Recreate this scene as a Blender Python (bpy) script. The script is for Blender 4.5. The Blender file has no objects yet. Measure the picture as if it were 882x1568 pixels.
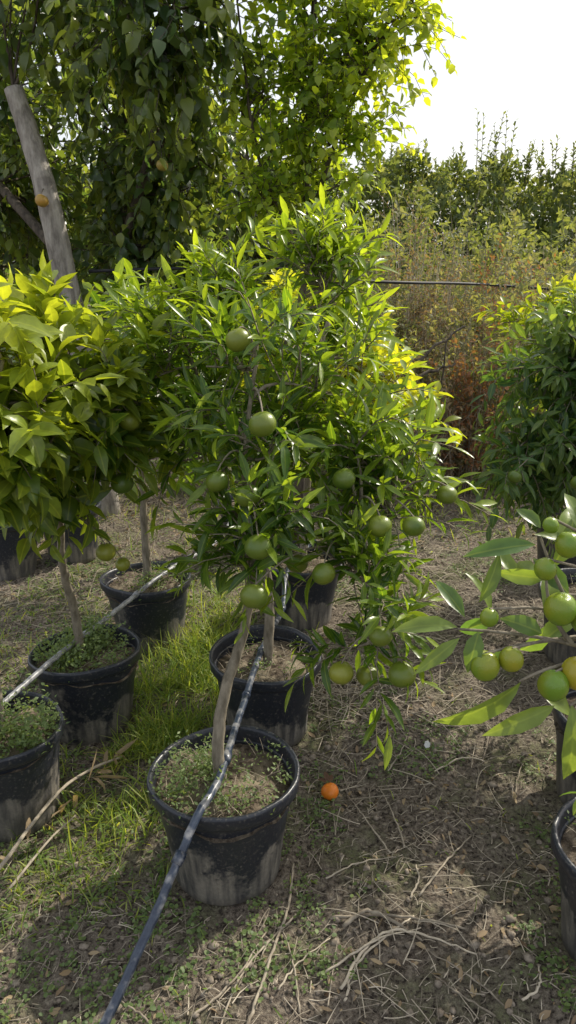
import bpy, math, numpy as np
from mathutils import Vector
rng=np.random.default_rng(7)
scene=bpy.context.scene
COL=scene.collection
# ---------------------------------------------------------------- helpers
def norm(a):
    return a/np.maximum(np.linalg.norm(a,axis=-1,keepdims=True),1e-9)
def vnoise(x,y,seed=0):
    x=np.asarray(x,float);y=np.asarray(y,float)
    xi=np.floor(x);yi=np.floor(y);fx=x-xi;fy=y-yi
    fx=fx*fx*(3-2*fx);fy=fy*fy*(3-2*fy)
    def h(i,j):
        n=np.sin(i*127.1+j*311.7+seed*74.7)*43758.5453
        return n-np.floor(n)
    return (h(xi,yi)*(1-fx)+h(xi+1,yi)*fx)*(1-fy)+(h(xi,yi+1)*(1-fx)+h(xi+1,yi+1)*fx)*fy
def fbm(x,y,seed=0,o=3):
    s=0;a=.5
    for k in range(o):
        s=s+a*(vnoise(x*2**k,y*2**k,seed+k*3)-.5);a*=.5
    return s*2
def height(x,y):
    return .05*fbm(x*.9,y*.9,1)+.024*fbm(x*5,y*5,5)+.014*fbm(x*22,y*22,9,3)
def mesh_obj(name,V,faces,mat=None,parent=None,smooth=True,attr=None):
    me=bpy.data.meshes.new(name)
    V=np.asarray(V,dtype=np.float32)
    me.vertices.add(len(V));me.vertices.foreach_set("co",V.ravel())
    lv=np.concatenate([f.ravel() for f in faces]).astype(np.int32)
    lt=np.concatenate([np.full(len(f),f.shape[1]) for f in faces])
    ls=np.concatenate([[0],np.cumsum(lt)[:-1]]).astype(np.int32)
    me.loops.add(len(lv));me.loops.foreach_set("vertex_index",lv)
    me.polygons.add(len(lt));me.polygons.foreach_set("loop_start",ls)
    me.update(calc_edges=True)
    me.polygons.foreach_set("use_smooth",np.full(len(lt),smooth))
    if attr is not None:
        a=me.attributes.new("tint","FLOAT_COLOR","POINT")
        a.data.foreach_set("color",np.asarray(attr,dtype=np.float32).ravel())
    if mat: me.materials.append(mat)
    me.validate()
    ob=bpy.data.objects.new(name,me);COL.objects.link(ob)
    if parent: ob.parent=parent
    return ob
def empty(name):
    e=bpy.data.objects.new(name,None);COL.objects.link(e);e.empty_display_size=.1
    return e
class MB:
    def __init__(s): s.V=[];s.F=[];s.T=[];s.A=[];s.n=0
    def add(s,V,Q=None,T=None,A=None):
        V=np.asarray(V,float).reshape(-1,3)
        if Q is not None and len(Q): s.F.append(np.asarray(Q)+s.n)
        if T is not None and len(T): s.T.append(np.asarray(T)+s.n)
        s.V.append(V);s.A.append(np.zeros((len(V),4)) if A is None else A);s.n+=len(V)
    def build(s,name,mat,parent=None,smooth=True):
        fs=[]
        if s.F: fs.append(np.concatenate(s.F))
        if s.T: fs.append(np.concatenate(s.T))
        return mesh_obj(name,np.concatenate(s.V),fs,mat,parent,smooth,np.concatenate(s.A))
def catmull(P,n=8):
    P=np.asarray(P,float);Q=np.vstack([2*P[0]-P[1],P,2*P[-1]-P[-2]]);out=[]
    for i in range(1,len(Q)-2):
        p0,p1,p2,p3=Q[i-1:i+3]
        for t in np.linspace(0,1,n,endpoint=False):
            out.append(.5*((2*p1)+(-p0+p2)*t+(2*p0-5*p1+4*p2-p3)*t*t+(-p0+3*p1-3*p2+p3)*t**3))
    out.append(Q[-2]);return np.array(out)
def tube(mb,P,r,sides=8,rnd=.0,tint=None):
    P=np.asarray(P,float);n=len(P);r=np.broadcast_to(np.asarray(r,float),(n,)) if np.ndim(r)==0 else np.asarray(r)
    T=norm(np.gradient(P,axis=0));up=np.array([0.1,.2,1.]) if abs(T[0,2])<.8 else np.array([1.,.1,0])
    B=norm(np.cross(T,up));N=np.cross(B,T)
    a=np.linspace(0,2*np.pi,sides,endpoint=False)
    rr=r[:,None]*(1+rnd*rng.uniform(-1,1,(n,sides)))
    V=P[:,None]+rr[...,None]*(np.cos(a)[None,:,None]*B[:,None]+np.sin(a)[None,:,None]*N[:,None])
    i=np.arange(n-1)[:,None]*sides;j=np.arange(sides)[None];k=(j+1)%sides
    Q=np.stack([i+j,i+k,i+sides+k,i+sides+j],-1).reshape(-1,4)
    V=V.reshape(-1,3)
    V=np.vstack([V,P[0],P[-1]])
    b=n*sides;jj=np.arange(sides)
    Tt=np.vstack([np.stack([jj*0+b,(jj+1)%sides,jj],-1),np.stack([jj*0+b+1,(n-1)*sides+jj,(n-1)*sides+(jj+1)%sides],-1)])
    A=np.zeros((len(V),4));
    if tint is not None: A[:]=tint
    mb.add(V,Q,Tt,A)
def bez(s,c,e,t):
    return s*(1-t)**2+2*c*t*(1-t)+e*t*t
def dbez(s,c,e,t):
    return 2*(1-t)*(c-s)+2*t*(e-c)
def tubes_bez(mb,s,c,e,r0,r1,seg=4,sides=4,tint=0.5):
    n=len(s)
    if n==0:return
    ts=np.linspace(0,1,seg)
    P=np.stack([bez(s,c,e,t) for t in ts],1);D=norm(np.stack([dbez(s,c,e,t) for t in ts],1)+1e-6)
    up=np.array([.31,.22,.93]);B=norm(np.cross(D,up));N=np.cross(B,D)
    r=(np.asarray(r0)*np.ones(n))[:,None]*(1-ts)+(np.asarray(r1)*np.ones(n))[:,None]*ts
    a=np.linspace(0,2*np.pi,sides,endpoint=False)
    V=P[:,:,None]+r[:,:,None,None]*(np.cos(a)[:,None]*B[:,:,None]+np.sin(a)[:,None]*N[:,:,None])
    base=(np.arange(n)*seg*sides)[:,None,None]+(np.arange(seg-1)*sides)[None,:,None]
    j=np.arange(sides)[None,None];k=(j+1)%sides
    Q=np.stack([base+j,base+k,base+sides+k,base+sides+j],-1).reshape(-1,4)
    A=np.zeros((n*seg*sides,4));A[:,0]=np.repeat(np.ones(n)*tint,seg*sides)
    mb.add(V,Q,None,A)
PROF={'lance':([.12,.32,.58,.82],[.42,.95,1.,.55]),
      'ovate':([.1,.3,.55,.8],[.55,1.,.95,.5]),
      'mid':([.25,.65],[.9,.85]),
      'low':([.42],[1.]),
      'round':([.25,.7],[.8,1.]),
      'blade':([.3,.7],[1.,.7])}
class LS:
    def __init__(s): s.d=[]
    def add(s,O,A,N,L,W,fold=.3,curl=.5,tint=None,young_lit=0.):
        n=len(O)
        f=lambda v:np.broadcast_to(np.asarray(v,float),(n,)).copy()
        A=norm(A);N=N-(N*A).sum(-1,keepdims=True)*A;N=norm(N)
        s.d.append([O,A,N,f(L),f(W),f(fold),f(curl),rng.random(n) if tint is None else f(tint),f(young_lit)])
    def cull(s,pts,rad):
        for d in s.d:
            mid=d[0]+d[1]*d[3][:,None]*.6
            k=np.ones(len(mid),bool)
            for p,r in zip(pts,rad): k&=((mid-p)**2).sum(1)>r*r
            for i in range(9): d[i]=d[i][k]
    def build(s,name,mat,parent=None,prof='lance'):
        O,A,N,L,W,fo,cu,ti,yo=[np.concatenate([d[i] for d in s.d]) for i in range(9)]
        n=len(O);B=np.cross(A,N);st,wd=PROF[prof]
        tx=[0.];ty=[0.]
        for a,b in zip(st,wd): tx+= [-b,0,b];ty+=[a,a,a]
        tx+=[0.];ty+=[1.]
        tx=np.array(tx)[None];ty=np.array(ty)[None];m=tx.shape[1]
        c=np.where(np.abs(cu)<.02,.02,cu)[:,None]
        yy=np.sin(c*ty)/c;zz=-(1-np.cos(c*ty))/c
        wob=rng.uniform(-.12,.12,(n,m))*np.abs(tx)
        zz=zz*L[:,None]+(fo[:,None]*np.abs(tx)+wob)*W[:,None]*.5
        V=O[:,None]+B[:,None]*(tx*W[:,None]*.5)[...,None]+A[:,None]*(yy*L[:,None])[...,None]+N[:,None]*zz[...,None]
        k=len(st);Q=[];T=[[0,2,1],[0,3,2]]
        for i in range(k-1):
            a=1+3*i;b=a+3;Q+=[[a,a+1,b+1,b],[a+1,a+2,b+2,b+1]]
        a=1+3*(k-1);T+=[[a,a+1,m-1],[a+1,a+2,m-1]]
        off=(np.arange(n)*m)[:,None,None]
        fs=[]
        if Q: fs.append((np.array(Q)[None]+off).reshape(-1,4))
        fs.append((np.array(T)[None]+off).reshape(-1,3))
        At=np.zeros((n,m,4));At[...,0]=ti[:,None];At[...,1]=yo[:,None];At[...,2]=np.abs(tx);At[...,3]=ty
        return mesh_obj(name,V.reshape(-1,3),fs,mat,parent,True,At.reshape(-1,4))
# ---------------------------------------------------------------- materials
def newmat(name):
    m=bpy.data.materials.new(name);m.use_nodes=True;nt=m.node_tree;nt.nodes.clear()
    return m,nt,nt.nodes,nt.links
def leaf_mat(name,dark,light,young_lit,trans=.4,rough=.42,tb=2.2,spec=.5,detail=False):
    m,nt,N,L=newmat(name)
    at=N.new('ShaderNodeAttribute');at.attribute_name='tint'
    sp=N.new('ShaderNodeSeparateColor');L.new(at.outputs['Color'],sp.inputs[0])
    m1=N.new('ShaderNodeMix');m1.data_type='RGBA';m1.inputs[6].default_value=(*dark,1);m1.inputs[7].default_value=(*light,1);L.new(sp.outputs[0],m1.inputs[0])
    m2=N.new('ShaderNodeMix');m2.data_type='RGBA';m2.inputs[7].default_value=(*young_lit,1);L.new(m1.outputs[2],m2.inputs[6]);L.new(sp.outputs[1],m2.inputs[0])  # second tint channel: young growth plus sunlit glow painted into some crowns
    col=m2.outputs[2]
    pr=N.new('ShaderNodeBsdfPrincipled');pr.inputs['Roughness'].default_value=rough;pr.inputs['Specular IOR Level'].default_value=spec
    if detail:
        cr=N.new('ShaderNodeMapRange');cr.inputs[1].default_value=0;cr.inputs[2].default_value=.14;cr.inputs[3].default_value=.5;cr.inputs[4].default_value=0;L.new(sp.outputs[2],cr.inputs[0])
        m3=N.new('ShaderNodeMix');m3.data_type='RGBA';L.new(col,m3.inputs[6]);m3.inputs[7].default_value=(young_lit[0]*1.1,young_lit[1]*1.1,young_lit[2]*1.2,1);L.new(cr.outputs[0],m3.inputs[0])
        tc=N.new('ShaderNodeTexCoord');nz=N.new('ShaderNodeTexNoise');nz.inputs['Scale'].default_value=70;nz.inputs['Detail'].default_value=2;L.new(tc.outputs['Object'],nz.inputs[0])
        hs=N.new('ShaderNodeHueSaturation');vr=N.new('ShaderNodeMapRange');vr.inputs[3].default_value=.7;vr.inputs[4].default_value=1.3;L.new(nz.outputs[0],vr.inputs[0]);L.new(vr.outputs[0],hs.inputs['Value']);L.new(m3.outputs[2],hs.inputs['Color'])
        col=hs.outputs[0]
        bp=N.new('ShaderNodeBump');bp.inputs['Strength'].default_value=.25;bp.inputs['Distance'].default_value=.003;L.new(nz.outputs[0],bp.inputs['Height']);L.new(bp.outputs[0],pr.inputs['Normal'])
    L.new(col,pr.inputs['Base Color'])
    tr=N.new('ShaderNodeBsdfTranslucent')
    mu=N.new('ShaderNodeVectorMath');mu.operation='MULTIPLY';mu.inputs[1].default_value=(tb*1.4,tb*1.25,tb*.45);L.new(col,mu.inputs[0]);L.new(mu.outputs[0],tr.inputs[0])
    mx=N.new('ShaderNodeMixShader');mx.inputs[0].default_value=trans;L.new(pr.outputs[0],mx.inputs[1]);L.new(tr.outputs[0],mx.inputs[2])
    o=N.new('ShaderNodeOutputMaterial');L.new(mx.outputs[0],o.inputs[0]);return m
def noise_mat(name,c1,c2,scale=30,rough=.8,bump=.4,dist=.01,spec=.3,detail=6,useattr=False,stretch=None,c3=None,s3=4):
    m,nt,N,L=newmat(name)
    tc=N.new('ShaderNodeTexCoord');mp=N.new('ShaderNodeMapping');L.new(tc.outputs['Object'],mp.inputs[0])
    if stretch: mp.inputs['Scale'].default_value=stretch
    nz=N.new('ShaderNodeTexNoise');nz.inputs['Scale'].default_value=scale;nz.inputs['Detail'].default_value=detail;nz.inputs['Roughness'].default_value=.65;L.new(mp.outputs[0],nz.inputs[0])
    r=N.new('ShaderNodeMapRange');r.inputs[1].default_value=.35;r.inputs[2].default_value=.65;L.new(nz.outputs[0],r.inputs[0])
    mx=N.new('ShaderNodeMix');mx.data_type='RGBA';mx.inputs[6].default_value=(*c1,1);mx.inputs[7].default_value=(*c2,1)
    if useattr:
        at=N.new('ShaderNodeAttribute');at.attribute_name='tint';sp=N.new('ShaderNodeSeparateColor');L.new(at.outputs['Color'],sp.inputs[0])
        ad=N.new('ShaderNodeMath');ad.operation='MULTIPLY_ADD';ad.inputs[1].default_value=.35;L.new(r.outputs[0],ad.inputs[0]);
        sb=N.new('ShaderNodeMath');sb.operation='MULTIPLY';sb.inputs[1].default_value=.75;L.new(sp.outputs[0],sb.inputs[0]);L.new(sb.outputs[0],ad.inputs[2]);L.new(ad.outputs[0],mx.inputs[0])
    else: L.new(r.outputs[0],mx.inputs[0])
    out=mx.outputs[2]
    if c3:
        n3=N.new('ShaderNodeTexNoise');n3.inputs['Scale'].default_value=s3;n3.inputs['Detail'].default_value=4;L.new(tc.outputs['Object'],n3.inputs[0])
        r3=N.new('ShaderNodeMapRange');r3.inputs[1].default_value=.5;r3.inputs[2].default_value=.62;L.new(n3.outputs[0],r3.inputs[0])
        m3=N.new('ShaderNodeMix');m3.data_type='RGBA';L.new(r3.outputs[0],m3.inputs[0]);L.new(out,m3.inputs[6]);m3.inputs[7].default_value=(*c3,1);out=m3.outputs[2]
    pr=N.new('ShaderNodeBsdfPrincipled');pr.inputs['Roughness'].default_value=rough;pr.inputs['Specular IOR Level'].default_value=spec;L.new(out,pr.inputs['Base Color'])
    bp=N.new('ShaderNodeBump');bp.inputs['Strength'].default_value=bump;bp.inputs['Distance'].default_value=dist;L.new(nz.outputs[0],bp.inputs['Height']);L.new(bp.outputs[0],pr.inputs['Normal'])
    o=N.new('ShaderNodeOutputMaterial');L.new(pr.outputs[0],o.inputs[0]);return m
def ground_mat():
    m,nt,N,L=newmat('soil')
    tc=N.new('ShaderNodeTexCoord')
    def nz(s,d=6,r=.6):
        n=N.new('ShaderNodeTexNoise');n.inputs['Scale'].default_value=s;n.inputs['Detail'].default_value=d;n.inputs['Roughness'].default_value=r;L.new(tc.outputs['Object'],n.inputs[0]);return n
    def mr(src,a,b,c=0,d=1):
        r=N.new('ShaderNodeMapRange');r.inputs[1].default_value=a;r.inputs[2].default_value=b;r.inputs[3].default_value=c;r.inputs[4].default_value=d;L.new(src,r.inputs[0]);return r.outputs[0]
    def mix(f,a,b):
        x=N.new('ShaderNodeMix');x.data_type='RGBA';L.new(f,x.inputs[0])
        if isinstance(a,tuple): x.inputs[6].default_value=(*a,1)
        else: L.new(a,x.inputs[6])
        if isinstance(b,tuple): x.inputs[7].default_value=(*b,1)
        else: L.new(b,x.inputs[7])
        return x.outputs[2]
    n1=nz(2.2);n2=nz(14);n3=nz(75,8,.7);n4=nz(3.7,5);n5=nz(180,3)
    c=mix(mr(n1.outputs[0],.4,.6),(.15,.122,.098),(.235,.195,.155))
    c=mix(mr(n2.outputs[0],.42,.62),c,(.19,.155,.122))
    c=mix(mr(n3.outputs[0],.5,.68),c,(.42,.36,.28))
    c=mix(mr(n3.outputs[0],.48,.38),c,(.04,.032,.026))
    g=N.new('ShaderNodeMath');g.operation='MULTIPLY';L.new(mr(n4.outputs[0],.48,.62),g.inputs[0]);L.new(mr(n3.outputs[0],.4,.56),g.inputs[1])
    gm=N.new('ShaderNodeMath');gm.operation='MULTIPLY';gm.inputs[1].default_value=.7;L.new(g.outputs[0],gm.inputs[0])
    c=mix(gm.outputs[0],c,(.14,.17,.06))
    vo=N.new('ShaderNodeTexVoronoi');vo.inputs['Scale'].default_value=95;L.new(tc.outputs['Object'],vo.inputs[0])
    c=mix(mr(vo.outputs['Distance'],.22,.12,0,.55),c,(.30,.25,.195))
    pr=N.new('ShaderNodeBsdfPrincipled');pr.inputs['Roughness'].default_value=.95;pr.inputs['Specular IOR Level'].default_value=.15;L.new(c,pr.inputs['Base Color'])
    ad=N.new('ShaderNodeMath');ad.operation='MULTIPLY_ADD';ad.inputs[1].default_value=.35;L.new(n5.outputs[0],ad.inputs[0]);L.new(n3.outputs[0],ad.inputs[2])
    bp=N.new('ShaderNodeBump');bp.inputs['Strength'].default_value=1.;bp.inputs['Distance'].default_value=.02;L.new(ad.outputs[0],bp.inputs['Height']);L.new(bp.outputs[0],pr.inputs['Normal'])
    o=N.new('ShaderNodeOutputMaterial');L.new(pr.outputs[0],o.inputs[0]);return m
def pot_mat():
    m,nt,N,L=newmat('black_plastic_dusty')
    tc=N.new('ShaderNodeTexCoord');sx=N.new('ShaderNodeSeparateXYZ');L.new(tc.outputs['Object'],sx.inputs[0])
    n1=N.new('ShaderNodeTexNoise');n1.inputs['Scale'].default_value=6;n1.inputs['Detail'].default_value=9;n1.inputs['Roughness'].default_value=.68;L.new(tc.outputs['Object'],n1.inputs[0])
    mp=N.new('ShaderNodeMapping');mp.inputs['Scale'].default_value=(60,60,5);L.new(tc.outputs['Object'],mp.inputs[0])
    n2=N.new('ShaderNodeTexNoise');n2.inputs['Scale'].default_value=1;n2.inputs['Detail'].default_value=5;L.new(mp.outputs[0],n2.inputs[0])
    n3=N.new('ShaderNodeTexNoise');n3.inputs['Scale'].default_value=120;n3.inputs['Detail'].default_value=5;L.new(tc.outputs['Object'],n3.inputs[0])
    a=N.new('ShaderNodeMath');a.operation='MULTIPLY_ADD';a.inputs[1].default_value=.9;L.new(n1.outputs[0],a.inputs[0]);a.inputs[2].default_value=-.315
    b=N.new('ShaderNodeMath');b.operation='SUBTRACT';L.new(a.outputs[0],b.inputs[0]);L.new(sx.outputs[2],b.inputs[1])
    r=N.new('ShaderNodeMapRange');r.inputs[1].default_value=-.02;r.inputs[2].default_value=.04;L.new(b.outputs[0],r.inputs[0])
    s=N.new('ShaderNodeMapRange');s.inputs[1].default_value=.35;s.inputs[2].default_value=.65;s.inputs[3].default_value=.25;s.inputs[4].default_value=.9;L.new(n2.outputs[0],s.inputs[0])
    f=N.new('ShaderNodeMath');f.operation='MULTIPLY';L.new(r.outputs[0],f.inputs[0]);L.new(s.outputs[0],f.inputs[1])
    s2=N.new('ShaderNodeMapRange');s2.inputs[1].default_value=.56;s2.inputs[2].default_value=.8;s2.inputs[4].default_value=.5;L.new(n3.outputs[0],s2.inputs[0])
    f2=N.new('ShaderNodeMath');f2.operation='MAXIMUM';L.new(f.outputs[0],f2.inputs[0]);L.new(s2.outputs[0],f2.inputs[1])
    d=N.new('ShaderNodeMix');d.data_type='RGBA';d.inputs[6].default_value=(.14,.125,.105,1);d.inputs[7].default_value=(.29,.26,.21,1);L.new(n3.outputs[0],d.inputs[0])
    c=N.new('ShaderNodeMix');c.data_type='RGBA';c.inputs[6].default_value=(.020,.023,.032,1);L.new(d.outputs[2],c.inputs[7]);L.new(f2.outputs[0],c.inputs[0])
    pr=N.new('ShaderNodeBsdfPrincipled');L.new(c.outputs[2],pr.inputs['Base Color'])
    rr=N.new('ShaderNodeMapRange');rr.inputs[3].default_value=.34;rr.inputs[4].default_value=.9;L.new(f2.outputs[0],rr.inputs[0]);L.new(rr.outputs[0],pr.inputs['Roughness'])
    bp=N.new('ShaderNodeBump');bp.inputs['Strength'].default_value=.25;bp.inputs['Distance'].default_value=.004;L.new(n3.outputs[0],bp.inputs['Height']);L.new(bp.outputs[0],pr.inputs['Normal'])
    o=N.new('ShaderNodeOutputMaterial');L.new(pr.outputs[0],o.inputs[0]);return m
def fruit_mat(name,green,ripe,rough=.38):
    m,nt,N,L=newmat(name)
    at=N.new('ShaderNodeAttribute');at.attribute_name='tint';sp=N.new('ShaderNodeSeparateColor');L.new(at.outputs['Color'],sp.inputs[0])
    tc=N.new('ShaderNodeTexCoord');n=N.new('ShaderNodeTexNoise');n.inputs['Scale'].default_value=22;n.inputs['Detail'].default_value=5;L.new(tc.outputs['Object'],n.inputs[0])
    ad=N.new('ShaderNodeMath');ad.operation='MULTIPLY_ADD';ad.inputs[1].default_value=.9;L.new(n.outputs[0],ad.inputs[0])
    s=N.new('ShaderNodeMath');s.operation='ADD';s.inputs[1].default_value=-.4;L.new(sp.outputs[0],s.inputs[0]);L.new(s.outputs[0],ad.inputs[2]);ad.use_clamp=True
    c=N.new('ShaderNodeMix');c.data_type='RGBA';c.inputs[6].default_value=(*green,1);c.inputs[7].default_value=(*ripe,1);L.new(ad.outputs[0],c.inputs[0])
    pr=N.new('ShaderNodeBsdfPrincipled');L.new(c.outputs[2],pr.inputs['Base Color']);pr.inputs['Roughness'].default_value=rough
    v=N.new('ShaderNodeTexVoronoi');v.inputs['Scale'].default_value=600;L.new(tc.outputs['Object'],v.inputs[0])
    bp=N.new('ShaderNodeBump');bp.inputs['Strength'].default_value=.22;bp.inputs['Distance'].default_value=.001;L.new(v.outputs['Distance'],bp.inputs['Height']);L.new(bp.outputs[0],pr.inputs['Normal'])
    o=N.new('ShaderNodeOutputMaterial');L.new(pr.outputs[0],o.inputs[0]);return m
M_soil=ground_mat();M_pot=pot_mat()
M_potsoil=noise_mat('potting_soil',(.055,.042,.031),(.20,.16,.12),55,.95,1.,.01,.1,8,c3=(.25,.21,.15),s3=14)
M_bark=noise_mat('citrus_bark',(.13,.11,.08),(.30,.26,.20),60,.85,.6,.004,.2,5,stretch=(1,1,.25))
M_barkp=noise_mat('pale_bark',(.18,.16,.14),(.46,.42,.37),25,.9,.9,.02,.2,7,stretch=(1,1,.3))
M_barkd=noise_mat('dark_bark',(.05,.042,.034),(.14,.115,.09),40,.9,.8,.008,.2,5,stretch=(1,1,.3))
M_hose=noise_mat('blue_black_hose',(.016,.025,.05),(.045,.06,.09),60,.3,.25,.002,.6,6,c3=(.22,.22,.23),s3=28)
M_hoseg=noise_mat('dusty_sunlit_hose',(.12,.12,.13),(.36,.36,.37),50,.42,.3,.002,.6,6)  # grey is dust plus painted sun sheen on black plastic
M_pipe=noise_mat('black_pipe',(.012,.012,.014),(.025,.025,.03),50,.6,.2,.002,.3)
M_mand=leaf_mat('mandarin_leaf',(.018,.058,.010),(.058,.13,.016),(.25,.33,.032),.45,.31,2.2,.55,True)
M_lemon=leaf_mat('lemon_leaf',(.024,.07,.012),(.085,.165,.022),(.36,.41,.045),.46,.33,1.8,.55,True)
M_yel=leaf_mat('yellow_citrus_leaf',(.06,.12,.014),(.16,.24,.022),(.38,.40,.035),.5,.4,2.1)
M_kum=leaf_mat('kumquat_leaf',(.024,.07,.027),(.060,.135,.042),(.23,.30,.06),.42,.34,2.0,.5,True)
M_pers=leaf_mat('persimmon_leaf',(.022,.056,.025),(.062,.112,.040),(.20,.24,.05),.46,.32,2.3,.65)
M_pear=leaf_mat('pear_leaf',(.06,.13,.020),(.14,.24,.03),(.33,.38,.04),.54,.42,2.2)
M_hedge=leaf_mat('hedge_leaf',(.060,.092,.040),(.12,.16,.065),(.23,.25,.10),.45,.6,2.0,.3)  # lightened leaf colour stands in for aerial haze
M_weed=leaf_mat('weed_leaf',(.07,.12,.045),(.14,.20,.07),(.23,.30,.10),.38,.55,1.8)
M_grass=leaf_mat('grass_blade',(.07,.15,.022),(.15,.25,.04),(.34,.38,.10),.45,.5,1.9)
M_straw=noise_mat('straw',(.11,.088,.066),(.60,.52,.40),40,.85,.3,.002,.2,4,useattr=True)
M_dry=leaf_mat('dry_leaf',(.14,.085,.055),(.38,.28,.18),(.50,.40,.25),.25,.75,1.1,.2)
M_brush=leaf_mat('dry_brush_leaf',(.17,.105,.075),(.34,.245,.18),(.20,.21,.10),.36,.8,1.3,.2)
M_brushr=leaf_mat('rusty_brush_leaf',(.20,.09,.05),(.36,.19,.11),(.25,.20,.09),.36,.8,1.3,.2)
M_brushg=leaf_mat('grey_green_brush',(.085,.125,.055),(.18,.215,.11),(.33,.30,.21),.4,.7,1.7,.2)
M_mfruit=fruit_mat('green_mandarin_peel',(.065,.125,.014),(.25,.26,.03),.34)
M_kfruit=fruit_mat('kumquat_peel',(.13,.23,.018),(.58,.34,.02),.27)
M_orange=fruit_mat('orange_peel',(.75,.25,.02),(.85,.20,.015),.4)
M_pfruit=fruit_mat('persimmon_peel',(.25,.22,.04),(.55,.24,.04),.45)
# ---------------------------------------------------------------- ground
def axis(a,b,step,far,g=1.16):
    core=np.arange(a,b,step);l=[];d=step;x=a
    while x>-far: d*=g;x-=d;l.append(x)
    r=[];d=step;x=core[-1]
    while x<far: d*=g;x+=d;r.append(x)
    return np.array(l[::-1]+list(core)+r)
xs=axis(-1.7,1.8,.0125,220);ys=axis(.5,5.2,.0135,220)
X,Y=np.meshgrid(xs,ys);Z=height(X,Y)
Z+= .010*fbm(X*55,Y*55,21,2)*(Y<5.5)
i=np.arange(len(ys)-1)[:,None]*len(xs)+np.arange(len(xs)-1)[None]
Q=np.stack([i,i+1,i+len(xs)+1,i+len(xs)],-1).reshape(-1,4)
mesh_obj('ground',np.stack([X,Y,Z],-1).reshape(-1,3),[Q],M_soil)
def H(x,y): return height(np.asarray(x,float),np.asarray(y,float))
# ---------------------------------------------------------------- pots
def pot(x,y,r=.186,h=.30,seed=0,weeds=25,wsz=1.):
    e=empty('plant_pot');e.location=(x,y,float(H(x,y))-.006)
    e.rotation_euler=(rng.uniform(-.03,.03),rng.uniform(-.03,.03),rng.uniform(0,6))
    prof=[(0,.004),(r*.70,.0),(r*.735,.006),(r*.745,.03),(r*.79,.1),(r*.84,.18),(r*.885,h-.042),(r*.885,h-.038),(r*.985,h-.036),(r*1.0,h-.031),(r*1.005,h-.008),(r*.995,h-.001),(r*.97,h),(r*.945,h-.002),(r*.925,h-.01),(r*.90,h-.05),(r*.86,h-.11)]
    ns=72;a=np.linspace(0,2*np.pi,ns,endpoint=False)
    V=[]
    for (pr,pz) in prof:
        k=1+.055*(fbm(np.cos(a)*1.3+seed,np.sin(a)*1.3+pz*5,seed)*(1 if pz>.01 else .5))
        if .03<pz<h-.05: k=k+.004*np.sign(np.sin(a*18))*.6
        V.append(np.stack([pr*k*np.cos(a),pr*k*np.sin(a),np.full(ns,pz)+.009*np.sin(a+seed)*(pz/h)+.004*np.sin(2*a+seed*2)*(pz/h)],-1))
    V=np.array(V).reshape(-1,3);n=len(prof)
    ii=np.arange(n-1)[:,None]*ns;j=np.arange(ns)[None];k=(j+1)%ns
    Q=np.stack([ii+j,ii+k,ii+ns+k,ii+ns+j],-1).reshape(-1,4)
    mesh_obj('shell',V,[Q],M_pot,e)
    rs=np.linspace(0,r*.925,16);R,A=np.meshgrid(rs,np.linspace(0,2*np.pi,48,endpoint=False),indexing='ij')
    SX=R*np.cos(A);SY=R*np.sin(A);SZ=h-.055+.02*(1-(R/r)**2)+.03*fbm(SX*14+seed*3,SY*14,seed,3)
    ii=np.arange(15)[:,None]*48;j=np.arange(48)[None];k=(j+1)%48
    Q=np.stack([ii+j,ii+48+j,ii+48+k,ii+k],-1).reshape(-1,4)
    mesh_obj('potting_soil',np.stack([SX,SY,SZ],-1).reshape(-1,3),[Q],M_potsoil,e)
    ls=LS();nr=weeds;wc=rng.uniform(-.1,.1,(5,2))
    for q in range(nr):
        if rng.random()<.65:
            cc=wc[rng.integers(0,5)]+rng.normal(0,.032,2)
        else:
            rr=r*.9*math.sqrt(rng.random());aa=rng.random()*6.28;cc=np.array([rr*math.cos(aa),rr*math.sin(aa)])
        if np.hypot(*cc)>r*.95: continue
        c=np.array([cc[0],cc[1],h-.04+.01])
        nl=rng.integers(8,18);L=rng.uniform(.006,.014,nl)*wsz;d=rng.uniform(0,6.28,nl);el=rng.uniform(.0,1.1,nl)
        A=np.stack([np.cos(d)*np.cos(el),np.sin(d)*np.cos(el),np.sin(el)],-1)
        off=rng.normal(0,1,(nl,3))*np.array([.013,.013,.012*wsz**1.5]);off[:,2]=abs(off[:,2])*1.8
        ls.add(c+off,A,np.array([0,0,1.])+rng.normal(0,.4,(nl,3)),L,L*.5,.2,.5,None,rng.random(nl)*.6)
    ls.build('weeds',M_weed,e,'low')
    mb=MB();n=90;aa=rng.random(n)*6.28;rr=r*.8*np.sqrt(rng.random(n));s=np.stack([rr*np.cos(aa),rr*np.sin(aa),np.full(n,h-.035)],-1)
    dd=rng.random(n)*6.28;l=rng.uniform(.02,.07,n);en=s+np.stack([np.cos(dd)*l,np.sin(dd)*l,rng.uniform(-.005,.035,n)],-1)
    en[:,:2]*=np.minimum(1,r*.87/np.maximum(np.linalg.norm(en[:,:2],axis=1),1e-3))[:,None]
    tubes_bez(mb,s,(s+en)/2+[0,0,.006],en,.0012,.0007,3,3,rng.random(n)*.7);mb.build('straw',M_straw,e)
    return e
POTS=[(-.158,1.536,.187,.30),(-.069,2.12,.182,.29),(-.674,2.18,.184,.29),(-.565,2.74,.18,.30),(-.80,1.76,.175,.30),
      (.780,1.31,.187,.30),(.93,1.78,.187,.30),(1.17,2.62,.187,.30),(.06,2.95,.18,.30),(1.42,3.5,.18,.3),(-1.42,3.48,.17,.32),(-1.15,3.7,.17,.30),(-.2,3.75,.18,.3),(-.95,.80,.18,.30)]
WD=[(130,1.1),(20,1.),(230,1.5),(60,1.3),(230,1.5),(10,1.)]
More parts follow.
